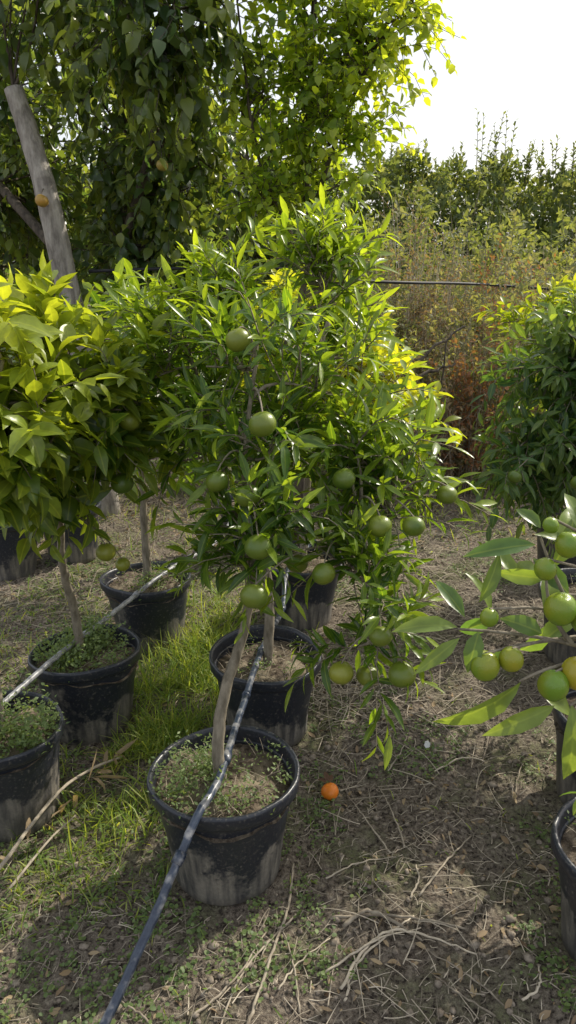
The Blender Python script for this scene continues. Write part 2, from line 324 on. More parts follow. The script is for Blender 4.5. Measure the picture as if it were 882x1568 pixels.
for k,(x,y,r,h) in enumerate(POTS):
    a,b=WD[k] if k<6 else (8,1.);pot(x,y,r,h,k+1,a,b)
# ---------------------------------------------------------------- trees
UP=np.array([0,0,1.])
def frames_leaves(ls,s,c,e,nl,L,Wr,t0=.15,a0=75,a1=28,lift=.1,curl=.5,fold=.35,youngtip=.6,young_lit_mean=None,jit=.25):
    n=len(s)
    t=np.linspace(t0,1,nl)[None]+rng.uniform(-.02,.02,(n,nl));t=np.clip(t,0,1)
    P=bez(s[:,None],c[:,None],e[:,None],t[...,None]);T=norm(dbez(s[:,None],c[:,None],e[:,None],t[...,None])+1e-6)
    B=norm(np.cross(T,np.array([.3,.2,.93])));C=np.cross(B,T)
    ph=(np.arange(nl)*2.4)[None]+rng.uniform(0,6.28,(n,1))+rng.uniform(-.4,.4,(n,nl))
    R=np.cos(ph)[...,None]*B+np.sin(ph)[...,None]*C
    al=np.radians(a0+(a1-a0)*t)[...,None]
    A=norm(T*np.cos(al)+R*np.sin(al)+UP*lift+rng.normal(0,jit*.5,P.shape))
    N=UP*.75+T*.5+rng.normal(0,jit,P.shape)
    Ls=(L*rng.uniform(.6,1.15,(n,nl))*(.65+.35*np.sin(np.pi*np.clip(t,.0,.9))))
    yo=np.clip(youngtip*t**2*rng.uniform(.3,1.,(n,nl))+(0 if young_lit_mean is None else young_lit_mean[:,None]*rng.uniform(.5,1,(n,nl))),0,1)
    f=lambda q:q.reshape(-1,*q.shape[2:])
    ls.add(f(P),f(A),f(N),f(Ls),f(Ls)*Wr*rng.uniform(.85,1.15,n*nl),fold,curl*rng.uniform(.2,1.7,n*nl),None,f(yo))
def tree(name,trunks,blobs,leafmat,barkmat,L=.075,Wr=.3,nl=10,tw=(.1,.2),prof='lance',upb=.35,lift=.1,curl=.5,youngtip=.6,
         fruits=(),fmat=None,young_lit_fn=None,extra=None,twr=.0022,secr=.005,a0=75,a1=28,fruit_sq=.9,fold=.35,outb=.8,dens=1.,clear=(),trunkmats=None):
    e=empty(name);mb=MB();sk=[]
    for ti,(P,r0,r1) in enumerate(trunks):
        C=catmull(P,8);C=C+rng.normal(0,r0*.12,C.shape)*np.linspace(0,1,len(C))[:,None]
        if trunkmats and ti in trunkmats:
            m2=MB();tube(m2,catmull(P,8),np.linspace(r0,r1,len(C)),14,.05);m2.build('cut_trunk',trunkmats[ti],e)
        else: tube(mb,C,np.linspace(r0,r1,len(C)),10 if r0>.02 else 8,.08)
        sk.append(C[len(C)//3:])
    sk=np.concatenate(sk)
    ls=LS()
    for (c,r,ns,nt) in blobs:
        ns=max(2,int(round(ns*dens)))
        c=np.array(c,float);r=np.array(r,float)*np.ones(3)
        d=norm(rng.normal(0,1,(ns,3)));p=c+d*r*(rng.random((ns,1))**.45)*.88
        q=p-UP*.3*np.linalg.norm(r)/1.7
        idx=np.argmin(((sk[None]-q[:,None])**2).sum(-1),1);s0=sk[idx]
        ctl=(s0+p)/2+UP*.12*np.linalg.norm(p-s0,axis=1)[:,None]*np.sign(upb+.01)+rng.normal(0,.03,p.shape)
        tubes_bez(mb,s0,ctl,p,secr,secr*.45,6,5)
        w=np.repeat(np.arange(ns),nt);tt=np.clip(rng.uniform(.5,1.,ns*nt),0,1)[:,None]
        ts=bez(s0[w],ctl[w],p[w],tt)
        out=norm((p-c)/r)[w]
        dr=norm(out*outb*rng.uniform(.3,1,(ns*nt,1))+UP*upb+rng.normal(0,.55,(ns*nt,3)))
        ln=rng.uniform(tw[0],tw[1],(ns*nt,1));te=ts+dr*ln
        tc=(ts+te)/2+rng.normal(0,.12,te.shape)*ln+UP*.12*ln*(1 if upb>=0 else -1)
        te=te-UP*ln*(.12 if upb>.1 else .3)
        tubes_bez(mb,ts,tc,te,twr,twr*.5,4,3)
        ym=None if young_lit_fn is None else young_lit_fn(te)
        frames_leaves(ls,ts,tc,te,nl,L,Wr,.12,a0,a1,lift,curl,fold,youngtip,ym)
    cp=[];cr=[]
    if fruits:
        fb=MB()
        for f in fruits:
            x,y,z,r=f[:4];ti=f[4] if len(f)>4 else rng.random()*.7
            fruit(fb,(x,y,z),r,ti,fruit_sq)
            # fruits hang on the outside of the crown: keep the space around and outside them open
            cp+=[(x,y,z),(x,y-r*1.7,z+r*.5)];cr+=[r*1.2,r*1.2]
            top=np.array([x,y,z+r*fruit_sq*.9]);
            d=((sk-top)**2).sum(1);j=np.argmin(d+ .3*np.maximum(0,top[2]-sk[:,2]));a=sk[j]
            if np.linalg.norm(a-top)<.8:
                s_=a[None];e_=top[None];tubes_bez(mb,s_,(s_+e_)/2+np.array([[0,.03,.05]]),e_,.0035,.0016,8,5)
        fb.build('fruits',fmat,e)
    for c_,r_ in clear: cp.append(c_);cr.append(r_)
    if cp: ls.cull(np.array(cp),cr)
    if extra: extra(ls,mb)
    mb.build('trunk_and_branches',barkmat,e)
    ls.build('leaves',leafmat,e,prof)
    return e
def fruit(fb,c,r,ti,sq=.9):
    nu,nv=20,14
    u=np.linspace(0,2*np.pi,nu,endpoint=False);v=np.linspace(0,np.pi,nv)
    U,Vv=np.meshgrid(u,v)
    rr=1-.10*np.exp(-(Vv/.28)**2)-.06*np.exp(-((np.pi-Vv)/.22)**2)+.02*np.sin(U*3+c[0]*40)*np.sin(Vv)
    Pp=np.stack([np.sin(Vv)*np.cos(U)*rr,np.sin(Vv)*np.sin(U)*rr,np.cos(Vv)*rr*sq],-1).reshape(-1,3)*r
    t=rng.normal(0,.25,2);cx,sx,cy,sy=np.cos(t[0]),np.sin(t[0]),np.cos(t[1]),np.sin(t[1])
    Rm=np.array([[1,0,0],[0,cx,-sx],[0,sx,cx]])@np.array([[cy,0,sy],[0,1,0],[-sy,0,cy]])
    V=Pp@Rm.T+np.array(c)
    i=np.arange(nv-1)[:,None]*nu;j=np.arange(nu)[None];k=(j+1)%nu
    Q=np.stack([i+j,i+nu+j,i+nu+k,i+k],-1).reshape(-1,4)
    A=np.zeros((len(V),4));A[:,0]=ti;fb.add(V,Q,None,A)
mf=[(-.068,1.36,.86,.029,.3),(-.06,1.39,.955,.028,.2),(-.05,1.44,1.196,.028,.35),(-.084,1.48,1.035,.027,.2),(.190,1.44,.982,.025,.4),(.262,1.45,.978,.024,.3),
    (.074,1.41,.888,.025,.3),(.115,1.40,.66,.027,.8),(.239,1.36,.68,.029,.3),(.176,1.43,.635,.026,.4),(.02,1.56,.85,.026),(-.15,1.50,1.06,.025),(-.105,1.58,1.345,.027),(.36,1.6,1.0,.024),(.12,1.52,1.06,.025),(.19,1.36,.77,.024,.3)]
lit_mf=lambda p:np.clip((p[:,2]-.95)*.6+(p[:,0]-.08)*1.3,0,.7)*rng.uniform(.1,1,len(p))+np.where(p[:,1]>1.74,.25,0)  # paints sunlit glow into leaf colour: upper, right and inner crown
tree('mandarin_tree',[([(-.165,1.536,.22),(-.172,1.54,.38),(-.15,1.57,.52),(-.105,1.61,.66),(-.075,1.64,.84),(-.018,1.78,1.05),(.05,1.84,1.22),(.1,1.88,1.36)],.0165,.007),
                      ([(-.08,1.63,.8),(.03,1.60,.92),(.14,1.58,.98),(.24,1.62,.98)],.008,.004),
                      ([(.03,1.60,.92),(.12,1.53,.90),(.19,1.46,.80),(.2,1.44,.72)],.006,.003),
                      ([(-.075,1.64,.84),(-.1,1.62,.98),(-.09,1.6,1.15),(-.07,1.65,1.3)],.008,.004)],
     [((-.03,1.57,.91),(.15,.12,.09),9,5),((.0,1.66,1.12),(.20,.15,.15),9,5),((.17,1.47,.78),(.09,.09,.13),8,5),
      ((.25,1.68,1.02),(.15,.14,.14),11,5),((.18,1.80,1.22),(.15,.13,.12),8,5),((-.12,1.70,1.27),(.14,.12,.13),6,5)],
     M_mand,M_bark,.086,.21,10,(.10,.20),'lance',.5,.14,.5,.8,mf,M_mfruit,lit_mf,outb=.65)
tree('mandarin_tree',[([(-.069,2.12,.2),(-.06,2.13,.5),(-.09,2.1,.8),(-.08,2.08,1.1),(.0,2.05,1.3),(.06,2.05,1.5)],.018,.006),
                      ([(-.09,2.1,.8),(-.2,2.05,1.05),(-.26,2.02,1.25)],.009,.004),([(-.08,2.08,1.1),(-.12,2.0,1.25),(-.13,1.97,1.42)],.009,.004)],
     [((-.14,1.98,1.38),(.08,.10,.12),9,5),((.12,2.04,1.42),(.06,.09,.13),10,5),((-.32,2.0,1.28),(.13,.13,.11),7,5),((-.26,2.0,1.08),(.17,.13,.14),9,5),
      ((.08,2.15,1.18),(.18,.13,.17),7,5),((-.05,2.15,.98),(.18,.13,.12),6,5)],
     M_mand,M_bark,.086,.21,10,(.11,.22),'lance',.7,.16,.5,.8,[(-.156,1.75,1.05,.027),(-.164,1.80,1.164,.026),(-.214,1.88,.83,.026)],M_mfruit,lambda p:np.clip((p[:,2]-1.15)*1.4,0,.6)*rng.uniform(.2,1,len(p)),outb=.55)
tree('citrus_tree',[([(.06,2.95,.2),(.08,2.95,.6),(.1,2.92,1.0),(.12,2.9,1.3)],.018,.006)],
     [((.15,2.9,1.15),(.33,.28,.26),20,6),((.42,2.8,1.0),(.15,.2,.18),10,6),((-.15,2.95,1.1),(.25,.25,.26),10,6)],
     M_yel,M_bark,.09,.38,9,(.1,.2),'lance',.4,.1,.5,.8,[],None,lambda p:rng.uniform(.3,1,len(p)))  # bright yellow leaf colour stands in for sunlight on this crown
tree('citrus_tree',[([(-.565,2.74,.2),(-.56,2.72,.6),(-.55,2.7,.95),(-.5,2.68,1.3)],.018,.006)],
     [((-.5,2.65,1.15),(.33,.26,.26),20,6),((-.35,2.55,.98),(.2,.2,.13),6,6)],
     M_mand,M_bark,.09,.4,9,(.1,.2),'lance',.4,.1,.5,.4,[],None,lambda p:rng.uniform(0,.5,len(p)))
tree('citrus_tree',[([(-.2,3.75,.2),(-.2,3.72,.6),(-.2,3.7,1.1)],.018,.007)],
     [((-.2,3.7,1.15),(.42,.3,.3),22,6)],M_yel,M_bark,.09,.4,8,(.1,.2),'mid',.4,.1,.5,.4,[],None,None)
tree('citrus_tree',[([(-1.15,3.7,.2),(-1.15,3.7,.6),(-1.15,3.7,1.1)],.018,.007)],
     [((-1.2,3.6,1.15),(.5,.35,.28),24,6)],M_yel,M_bark,.09,.4,8,(.1,.2),'mid',.4,.1,.5,.3,[],None,None)
lit_lemon=lambda p:np.clip((p[:,2]-1.06)*2.6,0.05,1.)*rng.uniform(.3,1,len(p))  # sunlit crown top painted as a yellower leaf tint
tree('lemon_tree',[([(-.69,2.18,.2),(-.685,2.15,.42),(-.68,2.07,.6),(-.655,2.0,.76),(-.62,1.95,.95),(-.56,1.88,1.2)],.016,.007)],
     [((-.52,1.84,1.27),(.15,.13,.12),8,5),((-.56,1.9,1.0),(.17,.13,.11),10,5),((-.42,2.0,1.16),(.13,.13,.16),8,5),((-.5,1.84,1.12),(.14,.13,.13),6,5)],
     M_lemon,M_bark,.095,.44,8,(.08,.17),'ovate',.4,.05,.6,.5,[(-.435,1.86,.95,.03),(-.49,1.85,.76,.027,.8),(-.45,1.86,.72,.02,.7),(-.40,1.84,1.12,.027)],M_mfruit,lit_lemon)
tree('lemon_tree',[([(-.80,1.76,.2),(-.79,1.74,.5),(-.76,1.68,.85),(-.68,1.63,1.1),(-.62,1.62,1.3)],.016,.007)],
     [((-.60,1.60,1.16),(.15,.13,.13),8,5),((-.66,1.64,1.33),(.16,.12,.10),8,5),((-.74,1.6,1.02),(.12,.12,.10),5,5)],
     M_lemon,M_bark,.102,.45,8,(.08,.17),'ovate',.4,.0,.65,.5,[],None,lambda p:np.clip((p[:,2]-1.0)*2.8,0.1,1.)*rng.uniform(.4,1,len(p)))  # leaf tint rises with height, painting the sunlit top
tree('lemon_sapling',[([(-.95,.80,.2),(-.88,.80,.4),(-.72,.79,.56)],.009,.004)],
     [((-.54,.79,.60),(.07,.06,.06),5,4)],M_lemon,M_bark,.07,.38,6,(.06,.10),'ovate',.2,.1,.5,.9,[],None,lambda p:np.full(len(p),.7))
tree('kumquat_tree',[([(1.17,2.62,.2),(1.12,2.6,.5),(1.08,2.58,.9),(1.05,2.55,1.2)],.018,.006)],
     [((.98,2.5,1.12),(.34,.26,.20),23,7),((.96,2.45,.85),(.32,.23,.16),16,7),((.77,2.4,.86),(.14,.14,.10),8,6),((1.0,2.55,1.26),(.22,.22,.12),9,6),((1.25,2.3,.95),(.2,.2,.3),9,6)],
     M_kum,M_bark,.082,.28,10,(.1,.24),'lance',.1,-.1,.7,.6,[(.70,2.2,.87,.022,.1),(.86,2.1,.88,.024,.2),(.88,2.1,1.0,.02,.2),(.93,2.1,.75,.024,.2),(.99,2.1,.9,.022,.1),(.95,2.1,.69,.025,.2)],M_mfruit,lambda p:np.clip((p[:,2]-1.1)*1.6,0,.5))
tree('kumquat_tree',[([(1.42,3.5,.2),(1.4,3.48,.6),(1.35,3.45,1.2)],.018,.006)],
     [((1.25,3.4,1.22),(.36,.3,.20),26,7),((1.35,3.4,.9),(.4,.3,.25),18,6)],M_yel,M_bark,.078,.34,9,(.09,.18),'mid',.4,.1,.5,.5,[],None,lambda p:np.clip((p[:,2]-1.1)*1.2,0,.4))
tree('kumquat_tree',[([(.93,1.78,.2),(.95,1.8,.5),(1.02,1.8,.8)],.018,.008)],
     [((1.10,1.85,.95),(.2,.2,.2),10,6)],M_kum,M_bark,.075,.34,9,(.09,.16),'lance',.3,.1,.5,.4,[],None,None)
def K(x,z,dy=0.): return np.array([x,.801-(1.216-z)*.3376+dy,z])
def kum_extra(ls,mb):
    lv=[((.195,1.102,.0),(.122,1.106,-.01),.022),((.195,1.095,-.01),(.150,1.062,-.03),.017),((.217,1.102,-.01),(.202,1.066,-.025),.022),((.265,1.048,-.01),(.194,.980,-.03),.030),
        ((.307,1.017,0),(.235,.982,-.02),.023),((.222,1.125,.01),(.256,1.176,.0),.019),((.285,1.192,.0),(.208,1.178,-.01),.023),((.322,1.024,-.01),(.324,.944,-.03),.031),
        ((.238,1.109,.02),(.224,1.159,.01),.018),((.300,1.152,.01),(.245,1.147,.0),.02),((.292,1.095,.0),(.247,1.112,-.01),.023),((.33,1.10,.0),(.37,1.04,-.01),.027),
        ((.31,1.16,.02),(.345,1.215,.0),.026),((.30,1.07,.03),(.345,1.11,.02),.026),((.33,1.13,.02),(.29,1.165,.03),.024),((.34,1.2,.0),(.33,1.25,.02),.022),
        ((.21,1.10,.03),(.18,1.13,.06),.02),((.25,1.09,.05),(.215,1.05,.08),.022),((.28,1.13,.05),(.25,1.175,.08),.02),((.34,1.06,.0),(.40,1.02,-.02),.028),
        ((.35,1.15,.04),(.40,1.17,.03),.027),((.30,1.20,.03),(.275,1.22,.04),.018),((.36,1.05,.03),(.355,.97,.02),.028),((.255,1.075,.0),(.228,1.035,.03),.022),
        ((.31,1.10,.05),(.34,1.16,.06),.026),((.32,1.08,.06),(.30,1.02,.08),.026),((.31,1.14,.06),(.27,1.13,.1),.024),((.33,1.17,.06),(.36,1.22,.06),.024),((.31,1.00,.05),(.345,.985,.04),.024),((.33,1.19,.0),(.285,1.205,-.01),.018)]
    for a,b,w in lv:
        A=K(*a);B=K(*b);d=B-A;l=np.linalg.norm(d)
        Nn=np.array([[.15,-.65,.75]])+rng.normal(0,.3,(1,3))
        ls.add(A[None],(d/l+np.array([0,0,.2]))[None],Nn,l*1.08,w*.95,.5,rng.uniform(.4,1.2),None,rng.uniform(.1,.7))
    tw=[((.60,.98,.12),(.5,1.03,.06),(.40,1.05,.02)),((.40,1.05,.02),(.33,1.09,.01),(.195,1.10,.0)),((.36,1.065,.01),(.30,1.06,.0),(.262,1.048,-.01)),((.37,1.06,.02),(.32,1.12,.01),(.29,1.2,.0)),
        ((.33,1.08,.01),(.30,1.11,.01),(.30,1.152,.01)),((.37,1.05,.02),(.35,1.03,.0),(.32,1.022,-.01))]
    for s,c,e_ in tw:
        tubes_bez(mb,K(*s)[None],K(*c)[None],K(*e_)[None],.0032,.0016,8,6)
kf=[(.309,1.127,.0185,.0),(.223,1.066,.0165,.08),(.253,1.073,.014,.16),(.301,1.045,.0175,.04),(.298,1.217,.009,0.),(.228,1.118,.0105,0.),(.292,1.170,.0125,.0),(.328,1.058,.018,.45),(.318,1.196,.0145,.05),(.338,1.115,.017,.1)]
kfr=[tuple(K(x,z,-.012))+(r,t) for x,z,r,t in kf]
tree('kumquat_tree',[([(.78,1.31,.2),(.76,1.25,.5),(.70,1.1,.75),(.62,.98,.93),tuple(K(.56,.99,.12))],.016,.005)],
     [((.75,1.15,1.05),(.16,.16,.2),12,6),((.60,1.22,.34),(.03,.04,.04),2,2)],M_kum,M_bark,.085,.33,8,(.08,.14),'lance',.2,.0,.5,.5,kfr,M_kfruit,None,kum_extra,fruit_sq=1.08)
yp=lambda p:rng.random(len(p))**2*.8
tree('persimmon_tree',[([(-1.12,4.4,-.05),(-1.18,4.35,.8),(-1.26,4.28,1.67),(-1.35,4.35,2.05),(-1.44,4.39,2.36)],.075,.05),
                       ([(-1.2,4.4,.9),(-1.0,4.8,1.6),(-.9,4.7,2.4),(-.8,4.5,3.2)],.05,.02),
                       ([(-1.0,4.8,1.6),(-.7,4.4,2.2),(-.55,4.0,2.9),(-.5,3.8,3.3)],.035,.015),([(-1.25,4.4,1.5),(-1.9,4.8,2.2),(-2.1,4.7,3.)],.03,.02)],
     [((-1.0,5.1,2.3),(.7,.5,.7),44,7),((-.62,4.0,2.65),(.42,.3,.42),24,7),((-1.4,4.7,3.0),(.6,.4,.35),24,7),((-1.9,5.1,2.3),(.6,.5,.8),30,7),((-.5,4.7,1.95),(.38,.35,.45),19,7),((-.95,4.8,1.5),(.5,.4,.25),14,6),((-1.0,4.3,2.9),(.4,.3,.4),16,7)],
     M_pers,M_barkd,.105,.55,8,(.2,.42),'ovate',-.15,-.25,.8,.4,[(-1.28,4.16,1.80,.035,.4),(-.62,4.0,1.95,.03,.1)],M_pfruit,yp,twr=.003,secr=.009,
     clear=[((-1.24,4.1,1.7),.2),((-1.30,4.15,1.95),.2),((-1.38,4.2,2.2),.2),((-1.2,3.8,1.8),.2)],trunkmats={0:M_barkp})
tree('persimmon_tree',[([(-2.5,5.9,-.05),(-2.5,5.9,1.2),(-2.3,5.8,2.6)],.08,.03)],
     [((-2.4,5.7,2.1),(.9,.7,1.0),44,7),((-1.5,5.9,2.2),(.8,.5,1.2),44,7)],M_pers,M_barkd,.1,.56,8,(.2,.4),'mid',-.1,-.2,.8,.3,[],None,yp,twr=.003,secr=.009)
tree('persimmon_tree',[([(-.4,6.4,-.05),(-.45,6.4,1.2),(-.3,6.3,2.8)],.07,.03)],
     [((-.5,6.2,2.2),(.8,.6,1.1),48,7),((.2,6.5,1.9),(.5,.5,.6),22,7)],M_pers,M_barkd,.1,.56,8,(.2,.4),'mid',-.1,-.2,.8,.3,[],None,yp,twr=.003,secr=.009)
tree('pear_tree',[([(.07,4.25,-.03),(.08,4.25,.9),(.09,4.25,1.7),(.12,4.28,2.5),(.18,4.3,3.5)],.03,.010),
                  ([(.09,4.25,1.6),(.25,4.2,2.1),(.48,4.2,2.6),(.62,4.2,2.85)],.014,.005),([(.09,4.25,1.5),(-.15,4.2,2.),(-.25,4.2,2.7)],.014,.005)],
     [((.05,4.25,2.25),(.34,.3,.34),32,7),((.12,4.3,2.85),(.34,.3,.45),30,7),((.42,4.2,2.5),(.20,.2,.22),14,7),((.32,4.2,2.0),(.18,.2,.2),12,7),((.60,4.2,2.66),(.1,.1,.12),6,5),((.28,4.25,3.25),(.25,.25,.25),14,6),((-.18,4.2,1.8),(.15,.2,.15),8,6)],
     M_pear,M_barkd,.068,.66,8,(.14,.36),'mid',.3,-.15,.6,.5,[],None,lambda p:rng.uniform(0,.6,len(p))+np.clip((p[:,0]-.1)*.5,0,.4),twr=.0025,secr=.006)
# ---------------------------------------------------------------- hedge (distant mass)
ls=LS()
n=52000
hx=rng.uniform(-7,9,n);hy=rng.uniform(0,1,n)**1.3*2.2
top=3.3+.4*fbm(hx*.8,hx*0+3,4)+.5*fbm(hx*3,hx*0,8)
hz=top*(1-rng.random(n)**1.15*.75)
front=15.6+.8*fbm(hx*1.1,hz*1.3,11)+.9*fbm(hx*3.5,hz*3.,12)+.35*np.clip(hz-2.6,0,2)
O=np.stack([hx,front+hy,hz],-1)
A=norm(rng.normal(0,1,(n,3))+[0,-.4,.6]);Nn=rng.normal(0,1,(n,3))+[0,-.5,.6]
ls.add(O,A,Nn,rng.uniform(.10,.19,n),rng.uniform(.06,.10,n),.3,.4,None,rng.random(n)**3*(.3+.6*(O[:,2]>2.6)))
hb=MB()
sx=np.concatenate([rng.uniform(-6,9,130),rng.normal(4.05,.25,8),rng.normal(2.6,.2,4),rng.normal(5.2,.3,5)]);sh=np.concatenate([rng.uniform(.3,.8,130),rng.uniform(.9,1.35,8),rng.uniform(.6,.9,4),rng.uniform(.4,.9,5)])
s=np.stack([sx,np.full_like(sx,16.4),np.full_like(sx,3.0)],-1);e_=s+np.stack([rng.normal(0,.12,len(sx)),rng.normal(0,.1,len(sx)),sh],-1);c=(s+e_)/2+rng.normal(0,.04,s.shape)
tubes_bez(hb,s,c,e_,.010,.004,5,4)
frames_leaves(ls,s,c,e_,20,.14,.5,.1,75,30,.1,.5,.3,.4)
tx=rng.uniform(-9,11,60);s=np.stack([tx,np.full(60,17.0),np.full(60,-.1)],-1);e_=s+np.stack([rng.normal(0,.3,60),rng.normal(0,.2,60),rng.uniform(2.,2.6,60)],-1)
tubes_bez(hb,s,(s+e_)/2+rng.normal(0,.1,s.shape),e_,.05,.02,6,6)
he=empty('hedge');hb.build('stems',M_barkd,he);ls.build('leaves',M_hedge,he,'low')
# ---------------------------------------------------------------- brush
def brush(name,cx,cy,rx,ry,hh,n,leafmat,L,green=.3,nl=14,side=5,spread=.25,Wr=.45,stemt=.3,bottom=.25):
    ls=LS();mb=MB();x=cx+rng.uniform(-rx,rx,n);y=cy+rng.uniform(-ry,ry,n)
    hgt=hh*rng.uniform(.55,1.,n)*(.75+.5*vnoise(x*2.5,y*2.5,int(cx*10)+77));s=np.stack([x,y,H(x,y)-.01],-1)
    e_=s+np.stack([rng.normal(0,spread,n),rng.normal(0,spread,n),hgt],-1);c=(s+e_)/2+rng.normal(0,spread*.35,s.shape)
    tubes_bez(mb,s,c,e_,.004,.0015,7,3,rng.random(n)*stemt)
    w=np.repeat(np.arange(n),side);t=rng.uniform(bottom,1.,n*side)[:,None];ts=bez(s[w],c[w],e_[w],t)
    dr=norm(rng.normal(0,.7,(n*side,3))+[0,0,.8]);ln=rng.uniform(.08,.26,(n*side,1))*min(1,hh);te=ts+dr*ln;tc=(ts+te)/2+rng.normal(0,.02,te.shape)
    tubes_bez(mb,ts,tc,te,.0018,.0008,3,3,rng.random(n*side)*stemt)
    frames_leaves(ls,ts,tc,te,nl,L,Wr,.1,70,30,0,.6,.3,.3,rng.uniform(0,green*2,n*side),.6)
    e=empty(name);mb.build('stems',M_straw,e);ls.build('leaves',leafmat,e,'low');return e
brush('dry_brush',.88,4.9,.24,.35,.95,90,M_brush,.045,.25,7,6,.16,bottom=.12,stemt=.6)
brush('dry_brush',1.22,4.9,.14,.3,1.05,50,M_brushr,.05,.1,8,6,.12,bottom=.2,stemt=.5)
brush('dry_brush',1.08,5.9,.22,.3,2.0,90,M_brush,.04,.1,7,8,.10,bottom=.3,stemt=1.)
brush('dry_brush',2.0,6.6,.2,.3,1.8,46,M_brushr,.055,.05,8,7,.12,bottom=.4)
brush('wild_shrub',.70,5.5,.4,.45,1.35,130,M_brushg,.055,.3,10,8,.16,bottom=.1)
brush('wild_shrub',1.55,5.3,.5,.6,1.4,180,M_brushg,.055,.35,10,8,.18,bottom=.1)
brush('wild_shrub',2.5,7.4,1.2,.7,1.7,170,M_brushg,.08,.2,9,7,.25,bottom=.15)
brush('wild_shrub',.8,7.4,1.2,.7,1.85,170,M_brushg,.08,.2,9,7,.25,bottom=.15)
brush('wild_shrub',-1.6,7.,1.6,.6,1.5,140,M_brushg,.07,.6,8,6,.25)
brush('wild_shrub',2.8,10.5,2.6,1.2,2.1,230,M_hedge,.14,.3,9,7,.3)
brush('wild_shrub',-.5,4.9,1.1,.35,.55,110,M_weed,.04,.4,9,5,.2)
mb=MB()
for P,r in [([(.57,4.3,.66),(.66,4.32,.86),(.80,4.38,.98),(.95,4.45,1.08),(1.05,4.5,1.14)],.012),([(.58,4.28,.70),(.72,4.33,.84),(.88,4.38,.90),(.98,4.4,.93)],.013),([(.66,4.32,.86),(.69,4.3,1.0),(.76,4.3,1.08)],.006),([(.60,4.3,-.02),(.57,4.3,.35),(.57,4.3,.68)],.014),([(.90,4.42,-.02),(.9,4.42,.5),(.93,4.44,1.06)],.009)]:
    C=catmull(P,6);C=C+rng.normal(0,.006,C.shape);tube(mb,C,np.linspace(r,r*.5,len(C)),7,.15)
mb.build('dead_branch',M_barkd)
mb=MB()
C=catmull([(-1.1,4.3,1.45),(-.4,4.28,1.47),(.05,4.22,1.455),(.4,4.4,1.40),(.75,4.65,1.38),(1.1,5.1,1.365),(1.5,5.5,1.34),(2.0,5.6,1.30),(2.6,5.6,1.20),(3.0,5.6,0.)],10);tube(mb,C,.009,10);mb.build('irrigation_pipe',M_pipe)
# ---------------------------------------------------------------- hoses over pots
def hose(P,mat,r,name='irrigation_hose'):
    C=catmull(P,14);mb=MB();rr=r*(1+.03*rng.normal(0,1,len(C)));C=C+rng.normal(0,.0006,C.shape)
    tube(mb,C,rr,14)
    for k in range(10,len(C)-4,26):
        tube(mb,C[k:k+3],r*1.3,14)
    mb.build(name,mat)
hose([(-.64,.1,.02),(-.55,.5,.02),(-.44,.8,.045),(-.346,1.035,.125),(-.27,1.2,.225),(-.207,1.345,.318),(-.166,1.48,.322),(-.140,1.71,.314),(-.124,1.84,.306),(-.111,1.965,.302),(-.087,2.13,.300),(-.05,2.30,.302),(-.02,2.54,.26),(.0,2.8,.30),(.1,3.1,.30),(.15,3.6,.1),(.1,4.1,.03)],M_hose,.0098)
hose([(-1.05,.9,.02),(-.96,1.3,.16),(-.86,1.62,.315),(-.80,1.85,.312),(-.72,2.13,.31),(-.65,2.34,.303),(-.603,2.50,.298),(-.515,2.68,.318),(-.44,2.87,.312),(-.33,3.15,.29),(-.22,3.6,.31),(-.1,4.1,.05)],M_hoseg,.0085)
# ---------------------------------------------------------------- ground cover
def occupied(x,y,m=.0):
    o=np.zeros(len(x),bool)
    for (px,py,r,h) in POTS: o|=(x-px)**2+(y-py)**2<(r*.78+m)**2
    return o
ls=LS()
def grass(cx,cy,sx,sy,n,h):
    x=rng.normal(cx,sx,n);y=rng.normal(cy,sy,n);tx=np.round(x*16)/16+.03*np.sin(y*50);x=x*.6+tx*.4
    k=~occupied(x,y,.0)&(vnoise(x*11,y*11,91)+.3*rng.random(n)>.56);x=x[k];y=y[k];n=len(x)
    d=rng.random(n)*6.28;el=rng.uniform(.5,1.5,n);A=np.stack([np.cos(d)*np.cos(el),np.sin(d)*np.cos(el),np.sin(el)],-1)
    L=h*rng.uniform(.35,1.25,n)
    ls.add(np.stack([x,y,H(x,y)-.003],-1),A,UP+rng.normal(0,.4,(n,3))-A*.2,L,rng.uniform(.0025,.005,n),.4,rng.uniform(.2,1.8,n),None,rng.random(n)**1.3)
grass(-.36,2.35,.11,.3,3300,.14);grass(-.42,2.0,.10,.15,1100,.09);grass(-.55,1.85,.16,.18,1100,.08);grass(-.3,2.9,.12,.3,1000,.10);grass(-.95,2.6,.2,.4,1200,.08)
grass(-.62,1.50,.14,.1,400,.06);grass(-1.1,2.0,.15,.5,600,.08);grass(-.5,1.3,.3,.25,260,.04);grass(.25,3.3,.1,.5,200,.06);grass(-.25,4.2,.8,.3,900,.12);grass(1.0,4.3,.4,.2,300,.10);grass(.45,1.6,.3,.4,160,.035)
ls.build('grass',M_grass,None,'blade')
ls=LS();m=8000
x=rng.uniform(-1.3,1.3,m);y=.85+rng.random(m)**1.3*3.2
dens=vnoise(x*3,y*3,51)+.6*vnoise(x*9,y*9,52)+np.where(x<-.2,.25,.02)
k=(dens>.91)&~occupied(x,y,.0);x=x[k];y=y[k]
for px,py in zip(x,y):
    nl=rng.integers(4,14);sc=rng.uniform(.4,1.5)
    off=rng.normal(0,.010*sc,(nl,3));off[:,2]=abs(off[:,2])*.6+.003
    c=np.array([px,py,float(H(px,py))])+off;d=rng.random(nl)*6.28;el=rng.uniform(-.1,.7,nl)
    A=np.stack([np.cos(d)*np.cos(el),np.sin(d)*np.cos(el),np.sin(el)],-1);L=rng.uniform(.005,.011,nl)*sc
    ls.add(c,A,UP+rng.normal(0,.25,(nl,3)),L,L*.75,.15,.4,None,rng.random(nl)*.5)
ls.build('ground_weeds',M_weed,None,'round')
